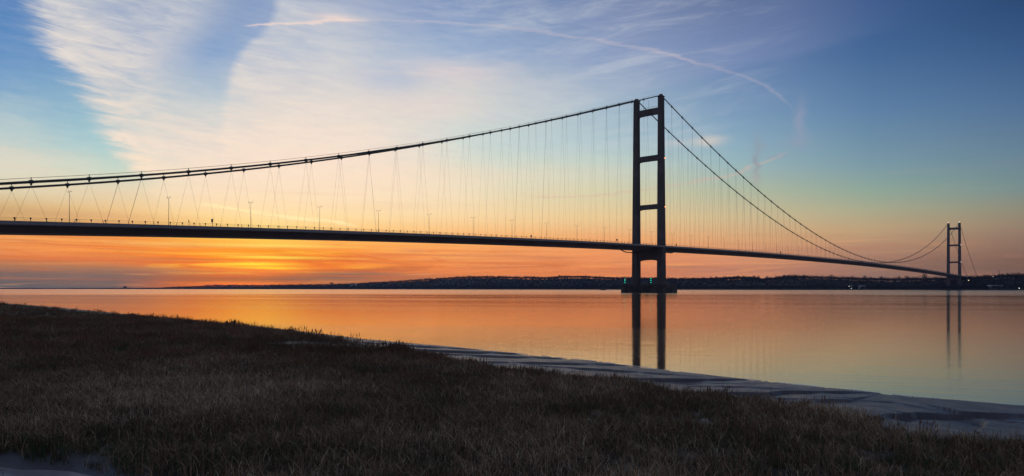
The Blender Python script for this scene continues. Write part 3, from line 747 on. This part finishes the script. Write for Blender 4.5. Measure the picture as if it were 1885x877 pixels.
x, y, z = terr(230, 60); r = empty('tower_block', (x, y, z))
bd = MB().box(-9,9,-6,6,-2,17); bd.build('wall', M['brick'], r); MB().box(-3,3,-3,3,17.003,19.5).build('stair_head', M['brick'], r)
for k in range(5):
    for i in range(4): MB().box(-8+i*4.2,-5.6+i*4.2,-6.08,-6.003,1.5+k*3.1,3.3+k*3.1).build('window', M['darkglass'], r)
tag(r, 'tiny blocky building on the flat far shore at the left of the photo', 'building')
def mast(u, d, h, label, crane=False):
    x, y, z = terr(u, d); r = empty('crane' if crane else 'mast', (x, y, z))
    mb = MB(); mb.tube([(0,0,0),(0,0,h)], [.5,.25], 5); mb.build('tower', M['pole'], r)
    mb = MB()
    if crane: mb.tube([(1.5,0,h*.6),(-h*.35,0,h*1.02)], .35, 4)
    else: mb.tube([(-1.5,0,h*.8),(1.5,0,h*.8)], .15, 4); mb.tube([(-1,0,h*.9),(1,0,h*.9)], .15, 4)
    mb.build('jib' if crane else 'antenna', M['pole'], r); tag(r, label, 'crane' if crane else 'mast')
mast(1428, back(1428), 22, 'thin mast on the wooded skyline beneath the main span')
mast(1840, back(1840)+40, 22, 'thin leaning crane above the trees right of the far tower', True)
def shore_lamp(u, d, h, mat, label, r_=0.6):
    x, y, z = terr(u, d); e = empty('lamp_post', (x, y, z)); MB().tube([(0,0,-1),(0,0,h)], .1, 6).build('pole', M['pole'], e)
    ball(MB(), (0,-.2,h), r_).build('lamp', mat, e); tag(e, label, 'lamp post')
shore_lamp(1783, 20, 17.5, M['yellow_lamp'], 'bright yellowish lamp in the dark woods just right of the far tower')
shore_lamp(1876, 3, 2.6, M['white_lamp'], 'white lamp close to the water near the right edge of the photo')
shore_lamp(1828, back(1828)*.9, 6, M['white_lamp'], 'faint lamp high among the trees above the pale roofed shed', 0.5)
shore_lamp(1563, 6, 6.5, M['white_lamp'], 'small white lamp beside the waterside house, upper of two', 0.5)
shore_lamp(1567, 3, 2.5, M['white_lamp'], 'small white lamp beside the waterside house, lower of two', 0.45)
# moored boat
kx = (1110-CX)/F; bt = empty('boat', (kx*1350, 1350, 0), 0.15)
mb = MB(); mb.sweep([[(x, -w, hgt), (x, w, hgt), (x, w*.6, -.4), (x, -w*.6, -.4)] for x, w, hgt in ((-5.5,1.3,1.1),(-3,1.7,1.0),(2,1.6,1.1),(4.4,.9,1.5),(5.6,.15,1.9))])
mb.build('hull', M['hull'], bt); MB().box(-3.2,-.4,-1.1,1.1,1.0,2.9).build('cabin', M['hull'], bt, bevel=.1); MB().tube([(-1,0,2.9),(-1,0,5)], .07).build('mast', M['pole'], bt)
tag(bt, 'small dark boat low on the river left of the tower pier', 'boat')

# ------------------------------------------------------------------ near bank
def gp(u, v, z):
    Y = (CAMH-z)*F/(v-YH); return ((u-CX)/F*Y, Y)
water_px = [(0,559),(110,568),(230,580),(340,590),(450,600),(570,614),(690,628),(820,639),(960,653),(1100,667),(1200,680),(1290,691),(1400,703),(1530,717),(1700,734),(1860,748)]
WL = [(-900,700),(-300,262),(-190,190)]+[gp(u, v-(1.0 if u < 640 else 0), 0.0) for u, v in water_px]+[(19.5,17.2),(30,10),(60,-8),(140,-50)]
marsh_px = [(690,631),(820,655),(960,678),(1100,690),(1240,709),(1380,724),(1500,738),(1590,752),(1640,772),(1700,790),(1800,793),(1885,797)]
MLn = [(-900,697),(-300,259),(-190,188)]+[gp(u, v, 0.62) for u, v in water_px[:6]]+[gp(u, v, 0.69) for u, v in marsh_px]+[(20,5),(50,-18),(130,-60)]
def dist_poly(PX, PY, poly):
    """signed distance, positive on the camera's side"""
    best = np.full(PX.shape, 1e9); sgn = np.zeros(PX.shape)
    for (x0, y0), (x1, y1) in zip(poly[:-1], poly[1:]):
        dx, dy = x1-x0, y1-y0; L2 = dx*dx+dy*dy
        tt = np.clip(((PX-x0)*dx+(PY-y0)*dy)/L2, 0, 1)
        ex, ey = PX-(x0+tt*dx), PY-(y0+tt*dy); d = np.hypot(ex, ey); c = dx*(PY-y0)-dy*(PX-x0)
        up = d < best-1e-9; sgn = np.where(up, -np.sign(c), sgn); best = np.where(up, d, best)
    return best*sgn
def fbm(X, Y, sc, seed, octv=4):
    """cheap smooth noise from sums of rotated sines"""
    r = np.random.default_rng(seed); out_ = 0; amp = 1; tot = 0
    for o in range(octv):
        acc = 0
        for k in range(5):
            a = r.random()*6.28; ph = r.random()*6.28; f = sc*(2**o)*(0.7+0.6*r.random())
            acc = acc+np.sin((X*math.cos(a)+Y*math.sin(a))*f+ph+1.3*np.sin((X*math.sin(a)-Y*math.cos(a))*f*.6+ph*2))
        out_ = out_+acc/5*amp; tot += amp; amp *= 0.55
    return out_/tot
grooves = [([(941,671),(1000,669),(1092,667)],0.09,.05),([(1178,695),(1260,692.6),(1303,689.6)],0.12,.06),([(1340,724),(1366,722.5),(1418,720),(1442,711.5),(1514,710.5)],0.10,.06),
  ([(1500,734),(1534,729),(1568,729),(1576,726)],0.07,.05),([(1630,764),(1644,760),(1681,758),(1692,754),(1733,751.6),(1822,754.7),(1872,755)],0.13,.07),([(1784,755.7),(1800,760),(1807,765),(1803,772),(1802,785)],0.13,.09),
  ([(707,636),(760,637),(820,638)],0.10,.05),([(765,646.5),(830,647),(907,646)],0.13,.05),([(857,655),(920,655),(979,654)],0.11,.05),([(1040,677),(1110,679),(1180,678)],.08,.03),([(1405,731),(1440,729),(1475,730)],.05,.03),([(1600,727),(1640,729),(1660,733)],.04,.03),([(1880,770),(1850,766),(1830,764)][::-1],.05,.04),([(1700,767),(1718,772),(1722,780)],.06,.04),([(1230,700),(1262,699),(1300,697)],.05,.03),([(1310,706),(1350,704),(1385,705)],.05,.03)]
PUD_Z = 0.93
def gheight(X, Y):
    """ground height and marsh factor"""
    wob = 0.25*fbm(X, Y, 0.9, 3, 3)*np.clip(np.hypot(X, Y)/25, .4, 2.5)
    dw = dist_poly(X, Y, WL)+0.15*fbm(X, Y, 1.3, 5, 2); dm = dist_poly(X, Y, MLn)+wob
    mudt = np.clip(dw/np.maximum(dw-np.minimum(dm, 0), 0.05), 0, 1)
    z = np.where(dw < 0, np.maximum(dw*0.15, -1.0), 0.05+0.40*mudt**0.8)
    z = np.where((dw > 0) & (dw < 0.35), z*dw/0.35, z)
    lip = np.clip(dm/0.25, 0, 1)*np.clip(dw/0.6, 0, 1)
    z = z+np.where(dm > 0, 0.12*lip+0.30*(1-np.exp(-dm/(5.0+0.4*np.hypot(X, Y)))), 0)
    z = z+0.02*fbm(X, Y, 1.6, 9, 3)*np.clip(dw, 0, 1)
    z = z+0.055*fbm(X, Y, 2.6, 11, 3)*lip+0.05*fbm(X, Y, 2.2, 51, 3)*lip
    sh = np.zeros(X.shape)
    near = (np.hypot(X, Y) < 60) & (dw > -0.2) & (dm < 1.0)
    for pl, depth, wid in grooves:
        poly = [gp(u, v, 0.33 if u > 1150 else 0.22) for u, v in pl]
        w = wid*(1.9 if poly[0][1] > 24 else 0.75)
        d = dist_poly(X[near], Y[near], poly)
        # terrace: far side lobe stands a little higher with a rounded lip, drops to the near side
        ends = np.minimum(np.hypot(X[near]-poly[0][0], Y[near]-poly[0][1]), np.hypot(X[near]-poly[-1][0], Y[near]-poly[-1][1]))
        reach = 0.35+0.028*Y[near]
        g = np.where(d > 0, -depth*1.25*np.exp(-d/reach), -depth*1.25*np.exp(-(d/w)**2))*np.clip(0.35+ends/reach, 0, 1)*(np.abs(d) < 4*reach)
        z[near] += g
    # two hollows holding shallow water at the feet of the camera
    def hollow(cx, cy, rx, ry, dep, ang=0.0):
        ca, sa = math.cos(ang), math.sin(ang)
        a = ((X-cx)*ca+(Y-cy)*sa)/rx; b = (-(X-cx)*sa+(Y-cy)*ca)/ry
        return dep*np.exp(-(a*a+b*b)**1.5)
    A_ = gp(95, 850, .85); B_ = gp(1755, 832, .85); C_ = gp(1430, 866, .85); D_ = gp(1000, 872, .85); E_ = gp(10, 873, .85)
    hz = hollow(A_[0], A_[1], 2.2, 0.50, 0.30, -0.45)+hollow(gp(300,874,.85)[0], gp(300,874,.85)[1], 0.9, 0.35, 0.2, -0.3)
    hz2 = hollow(B_[0], B_[1], 1.9, 1.0, 0.12, 0.1)+hollow(C_[0], C_[1], 1.5, 0.6, 0.15)+hollow(D_[0], D_[1], 1.0, .35, .13)
    z = z-(hz+hz2*(0.7+0.5*fbm(X, Y, 5.0, 21, 2)))*(dm > 0)
    flat = hollow(E_[0], E_[1]-0.15, 1.7, 0.50, 1.0, -0.5)
    spit = dist_poly(X, Y, [gp(u, v, 0.75) for u, v in ((520,626),(620,630),(700,633.5))]); spit = np.exp(-(spit/(0.9+0.02*Y))**2)*(X < gp(720,634,.75)[0])*(X > gp(500,626,.75)[0])
    flat = np.maximum(flat, spit*0.62)
    bare = np.clip(hz*7, 0, 1)+flat
    return z, np.clip(dm/0.5+0.2, 0, 1)*np.clip(dw, 0, 1)*(1-0.85*np.clip(bare, 0, 1)), dm, dw, hz, hz2, flat
az = np.concatenate([np.linspace(-math.pi, -0.95, 90)[:-1], np.linspace(-0.95, 0.95, 1150), np.linspace(0.95, math.pi, 90)[1:]])
rr = np.concatenate([[0.3, 1.0, 2.0, 3.0, 4.0, 5.0], np.geomspace(5.6, 48, 560), np.geomspace(49, 1200, 150)])
AA, RR = np.meshgrid(az, rr, indexing='ij'); GX = np.sin(AA)*RR; GY = np.cos(AA)*RR
Z, MF = gheight(GX, GY)[:2]
V = np.stack([GX.ravel(), GY.ravel(), Z.ravel()], axis=1); nr = len(rr)
ii, jj = np.meshgrid(np.arange(len(az)-1), np.arange(nr-1), indexing='ij'); a = (ii*nr+jj).ravel()
Fq = np.stack([a, a+nr, a+nr+1, a+1], axis=1)[:, ::-1]
keep = Z.ravel()[Fq].max(axis=1) > -0.9
gnd = np_mesh('ground', V, Fq[keep], M['mud'], smooth=True); tag(gnd, kind='structure')
at_ = gnd.data.attributes.new('marsh', 'FLOAT', 'POINT'); at_.data.foreach_set('value', MF.ravel().astype(np.float32))
# puddles (real sheets of water lying in the hollows)
def puddle(cx, cy, rx, ry, z, lab):
    n = 40; vs = [(cx+rx*math.cos(k*2*math.pi/n), cy+ry*math.sin(k*2*math.pi/n), z) for k in range(n)]
    o = MB().add(vs, [tuple(range(n))]).build('puddle', M['puddle']); tag(o, kind='structure')
zref = float(gheight(np.array([-3.0]), np.array([11.0]))[0][0])
PA = gp(95, 850, .85); PB = gp(1755, 832, .85)
z1 = float(gheight(np.array([PA[0]]), np.array([PA[1]]))[0][0]); z2 = float(gheight(np.array([PB[0]]), np.array([PB[1]]))[0][0])
puddle(PA[0]+0.6, PA[1]-0.6, 4.6, 2.6, z1+0.115, '')
print('ground refs', zref, z1, z2)

# thin line of pale foam left where the tide laps the mud
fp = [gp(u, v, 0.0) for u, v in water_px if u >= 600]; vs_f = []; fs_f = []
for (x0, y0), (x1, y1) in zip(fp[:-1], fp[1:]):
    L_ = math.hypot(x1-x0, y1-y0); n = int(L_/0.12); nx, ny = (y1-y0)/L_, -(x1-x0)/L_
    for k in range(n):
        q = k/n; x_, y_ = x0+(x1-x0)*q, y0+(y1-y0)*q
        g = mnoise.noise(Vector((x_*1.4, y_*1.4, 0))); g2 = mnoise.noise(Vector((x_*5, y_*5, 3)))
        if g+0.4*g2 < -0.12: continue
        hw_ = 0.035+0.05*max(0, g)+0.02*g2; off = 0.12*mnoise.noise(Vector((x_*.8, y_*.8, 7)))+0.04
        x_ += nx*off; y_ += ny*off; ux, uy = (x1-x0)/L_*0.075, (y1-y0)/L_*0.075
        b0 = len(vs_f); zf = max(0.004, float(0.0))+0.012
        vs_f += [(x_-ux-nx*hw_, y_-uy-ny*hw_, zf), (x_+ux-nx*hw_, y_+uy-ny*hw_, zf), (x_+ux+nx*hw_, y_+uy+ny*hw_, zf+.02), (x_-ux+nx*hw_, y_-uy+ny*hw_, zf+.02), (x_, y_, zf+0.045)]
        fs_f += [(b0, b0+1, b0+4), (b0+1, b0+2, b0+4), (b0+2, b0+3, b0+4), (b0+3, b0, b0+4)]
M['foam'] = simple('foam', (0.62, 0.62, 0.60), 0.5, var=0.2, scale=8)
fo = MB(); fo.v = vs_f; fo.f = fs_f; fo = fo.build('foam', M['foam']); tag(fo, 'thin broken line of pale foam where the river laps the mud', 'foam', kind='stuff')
# ---- grass
def tuft(name, n, hmin, hmax, spread, width, bend, mat, fall=0.0, seed=1, head=False):
    r = np.random.default_rng(seed); vs = []; fs = []
    for k in range(n):
        a = r.random()*6.28; rad = spread*math.sqrt(r.random()); x0, y0 = rad*math.cos(a), rad*math.sin(a)
        h = r.uniform(hmin, hmax); d = r.random()*6.28; lean = bend*r.random()**1.3; ww = width*(0.6+0.8*r.random())
        if r.random() < fall: lean = r.uniform(1.0, 1.5)
        segs = 3; pa = r.random()*6.28; wx, wy = math.cos(pa)*ww/2, math.sin(pa)*ww/2
        px, py, pz = x0, y0, -0.03; base = len(vs); ang = lean*0.25
        for q in range(segs+1):
            k_ = 1-0.75*(q/segs)
            vs += [(px-wx*k_, py-wy*k_, pz), (px+wx*k_, py+wy*k_, pz)]
            st = h/segs; px += math.cos(d)*math.sin(ang)*st; py += math.sin(d)*math.sin(ang)*st; pz += math.cos(ang)*st; ang += lean*0.5
            if pz < 0.03: pz = 0.03
        for q in range(segs):
            i0 = base+q*2; fs.append((i0, i0+1, i0+3, i0+2))
        if head:
            tp = vs[-1]; i0 = len(vs); hh = 0.06+0.05*r.random()
            vs += [(tp[0]-.008,tp[1],tp[2]-hh),(tp[0]+.008,tp[1],tp[2]-hh*.6),(tp[0]+.003,tp[1]+.004,tp[2]+.02),(tp[0]-.006,tp[1]-.004,tp[2]-hh*.2)]
            fs.append((i0, i0+1, i0+2, i0+3))
    me = bpy.data.meshes.new(name); me.from_pydata(vs, [], fs); me.materials.append(mat); me.update()
    return bpy.data.objects.new(name, me)
kinds = []
for sd_ in (1, 2, 3): kinds.append(tuft('grass_tuft', 42, 0.06, 0.22, 0.17, 0.011, 1.1, M['grass_a'], 0.10, sd_))
for sd_ in (4, 5): kinds.append(tuft('straw_tuft', 20, 0.10, 0.36, 0.22, 0.0105, 1.7, M['grass_b'], 0.35, sd_))
for sd_ in (6, 7): kinds.append(tuft('reed_tuft', 15, 0.14, 0.30, 0.18, 0.0075, 0.40, M['grass_c'], 0.0, sd_, head=True))
kinds.append(tuft('fallen_straw', 5, 0.25, 0.55, 0.25, 0.0075, 1.8, M['grass_b'], 1.0, 8))
pts = []; idx = []; scl = []
def scatter(n, r0, r1, amin, amax, sc):
    a = rng.uniform(amin, amax, n); r_ = np.sqrt(rng.uniform(r0*r0, r1*r1, n)); X = np.sin(a)*r_; Y = np.cos(a)*r_
    z, mf, dm, dw, hz, hz2, fl = gheight(X, Y)
    patch = fbm(X, Y, 0.5, 31, 3); fine_ = fbm(X, Y, 3.0, 37, 2)
    dens = np.clip(dm/0.6+0.25*fine_, 0, 1)
    dens *= np.clip(1.1-hz*9, 0, 1)*np.clip(1-fl*1.6, 0, 1)*np.clip(1.05-hz2*2.2, 0.6, 1)
    wet = np.exp(-((X-7)**2+(Y-10)**2)/14.0)
    dens *= 1-0.25*wet*(fine_ > -0.1)
    tuss = fbm(X, Y, 2.2, 51, 3); dens *= np.clip(0.95+1.1*tuss, 0.35, 1)
    # sparse shoots stand in the mud just outside the marsh edge
    dens = np.where((dm <= 0) & (dm > -0.9) & (dw > 0.3), 0.10*(fine_ > 0.1), dens)
    ok = (rng.random(n) < dens) & (dw > 0.12)
    X, Y, z, dm, patch, dw, wet, tuss = X[ok], Y[ok], z[ok], dm[ok], patch[ok], dw[ok], wet[ok], tuss[ok]
    edge = np.exp(-np.maximum(dm, 0)/3.0); q = rng.random(len(X)); k = rng.random(len(X))
    pre = 0.08+0.36*edge*(Y > 12)+0.10*(Y > 18)+0.10*(patch > 0.25)
    pst = 0.14+0.12*(Y < 20)+0.20*(patch > 0.0)*(Y < 18)
    ki = np.where(q < pre, 5+(k*2).astype(int), np.where(q < pre+pst, 3+(k*2).astype(int), (k*3).astype(int)))
    ki = np.where((rng.random(len(X)) < 0.03+0.16*np.clip(-patch-0.1, 0, 1)) & (Y < 26), 7, ki)
    s_ = sc*rng.uniform(0.6, 1.3, len(X))*(1-0.15*wet)*(1+0.12*patch)*(1+0.45*tuss)*np.where(ki >= 5, np.clip((Y-6)/22.0, 0.62, 1.0), 1.0)
    s_ = np.where((ki >= 5) & (ki < 7) & (rng.random(len(X)) < 0.10), s_*1.6, s_)*np.where((patch < -0.25) & (ki < 5), 0.72, 1.0)
    pts.append(np.stack([X, Y, z-0.01], axis=1)); idx.append(ki); scl.append(s_)
scatter(85000, 4.5, 30, -0.98, 0.98, 1.0)
scatter(90000, 30, 75, -0.95, 0.55, 1.1)
scatter(60000, 75, 240, -1.0, -0.25, 1.3)
PT = np.concatenate(pts); KI = np.concatenate(idx); SC = np.concatenate(scl); print('tufts', len(PT))
me = bpy.data.meshes.new('grass'); me.vertices.add(len(PT)); me.vertices.foreach_set('co', PT.astype(np.float32).ravel())
for nm, ty, arr in (('kind_index','INT',KI.astype(np.int32)),('tuft_scale','FLOAT',SC.astype(np.float32)),('turn','FLOAT',(rng.random(len(PT))*6.283).astype(np.float32))):
    me.attributes.new(nm, ty, 'POINT').data.foreach_set('value', arr)
gr = link(bpy.data.objects.new('grass', me)); tag(gr, 'dark brown and green marsh grass with pale straw covering the near bank', 'grass', kind='stuff')
ng = bpy.data.node_groups.new('grass_scatter', 'GeometryNodeTree')
ng.interface.new_socket('Geometry', in_out='INPUT', socket_type='NodeSocketGeometry'); ng.interface.new_socket('Geometry', in_out='OUTPUT', socket_type='NodeSocketGeometry')
gi = ng.nodes.new('NodeGroupInput'); go = ng.nodes.new('NodeGroupOutput'); jn = ng.nodes.new('GeometryNodeJoinGeometry')
def nattr(nm, ty):
    n = ng.nodes.new('GeometryNodeInputNamedAttribute'); n.data_type = ty; n.inputs[0].default_value = nm; return n.outputs['Attribute']
an, asx, ar = nattr('kind_index','INT'), nattr('tuft_scale','FLOAT'), nattr('turn','FLOAT')
cr = ng.nodes.new('ShaderNodeCombineXYZ'); ng.links.new(ar, cr.inputs[2])
for i, ob in enumerate(kinds):
    oi = ng.nodes.new('GeometryNodeObjectInfo'); oi.inputs['Object'].default_value = ob; oi.inputs['As Instance'].default_value = True
    ip = ng.nodes.new('GeometryNodeInstanceOnPoints'); cp = ng.nodes.new('FunctionNodeCompare'); cp.data_type = 'INT'; cp.operation = 'EQUAL'
    ng.links.new(an, cp.inputs[2]); cp.inputs[3].default_value = i
    ng.links.new(gi.outputs[0], ip.inputs['Points']); ng.links.new(cp.outputs[0], ip.inputs['Selection']); ng.links.new(oi.outputs['Geometry'], ip.inputs['Instance'])
    ng.links.new(cr.outputs[0], ip.inputs['Rotation']); ng.links.new(asx, ip.inputs['Scale']); ng.links.new(ip.outputs[0], jn.inputs[0])
ng.links.new(jn.outputs[0], go.inputs[0])
gr.modifiers.new('scatter', 'NODES').node_group = ng

# stake on the bank, seen against the water
x, y = gp(458, 603, 0.6); st = MB(); zz = float(gheight(np.array([x]), np.array([y-2.5]))[0][0])
st.tube([(0,0,-.3),(0.03,0,.62)], .045, 6); st.box(-.16,.16,-.03,.03,.47,.53)
sk_ = st.build('stake', M['bark']); sk_.location = (x, y-2.5, zz); tag(sk_, 'small dark crossed stake at the grassy water edge on the left', 'stake')

# ------------------------------------------------------------------ haze
HAZE = True
if HAZE:
    m = bpy.data.materials.new('evening_haze'); m.use_nodes = True; m.node_tree.nodes.clear(); t = NT(m.node_tree)
    out = t.node('ShaderNodeOutputMaterial'); pv = t.node('ShaderNodeVolumePrincipled')
    pv.inputs['Color'].default_value = (0.50, 0.64, 1.0, 1); pv.inputs['Density'].default_value = HAZE_DENS; pv.inputs['Anisotropy'].default_value = 0.2
    t.l.new(pv.outputs[0], out.inputs['Volume'])
    B = 8000
    hz_ = MB().box(-B, B, -1500, B, -2.2, 190).build('haze', m); tag(hz_, kind='stuff')

# ------------------------------------------------------------------ camera and render settings
cd = bpy.data.cameras.new('camera'); cam = bpy.data.objects.new('camera', cd); COL.objects.link(cam); scene.camera = cam
cam.location = (0, 0, CAMH); cam.rotation_euler = (R(90), 0, 0)
cd.sensor_width = 36; cd.sensor_fit = 'HORIZONTAL'; cd.lens = 36*F/1885.0; cd.shift_y = (YH-438.5)/1885.0
cd.clip_start = 0.1; cd.clip_end = 30000
vs_ = scene.view_settings; vs_.view_transform = 'Standard'; vs_.look = 'None'; vs_.exposure = 0; vs_.gamma = 1; vs_.use_curve_mapping = False
scene.cycles.volume_bounces = 0; scene.cycles.max_bounces = 5; scene.cycles.glossy_bounces = 3; scene.cycles.diffuse_bounces = 2
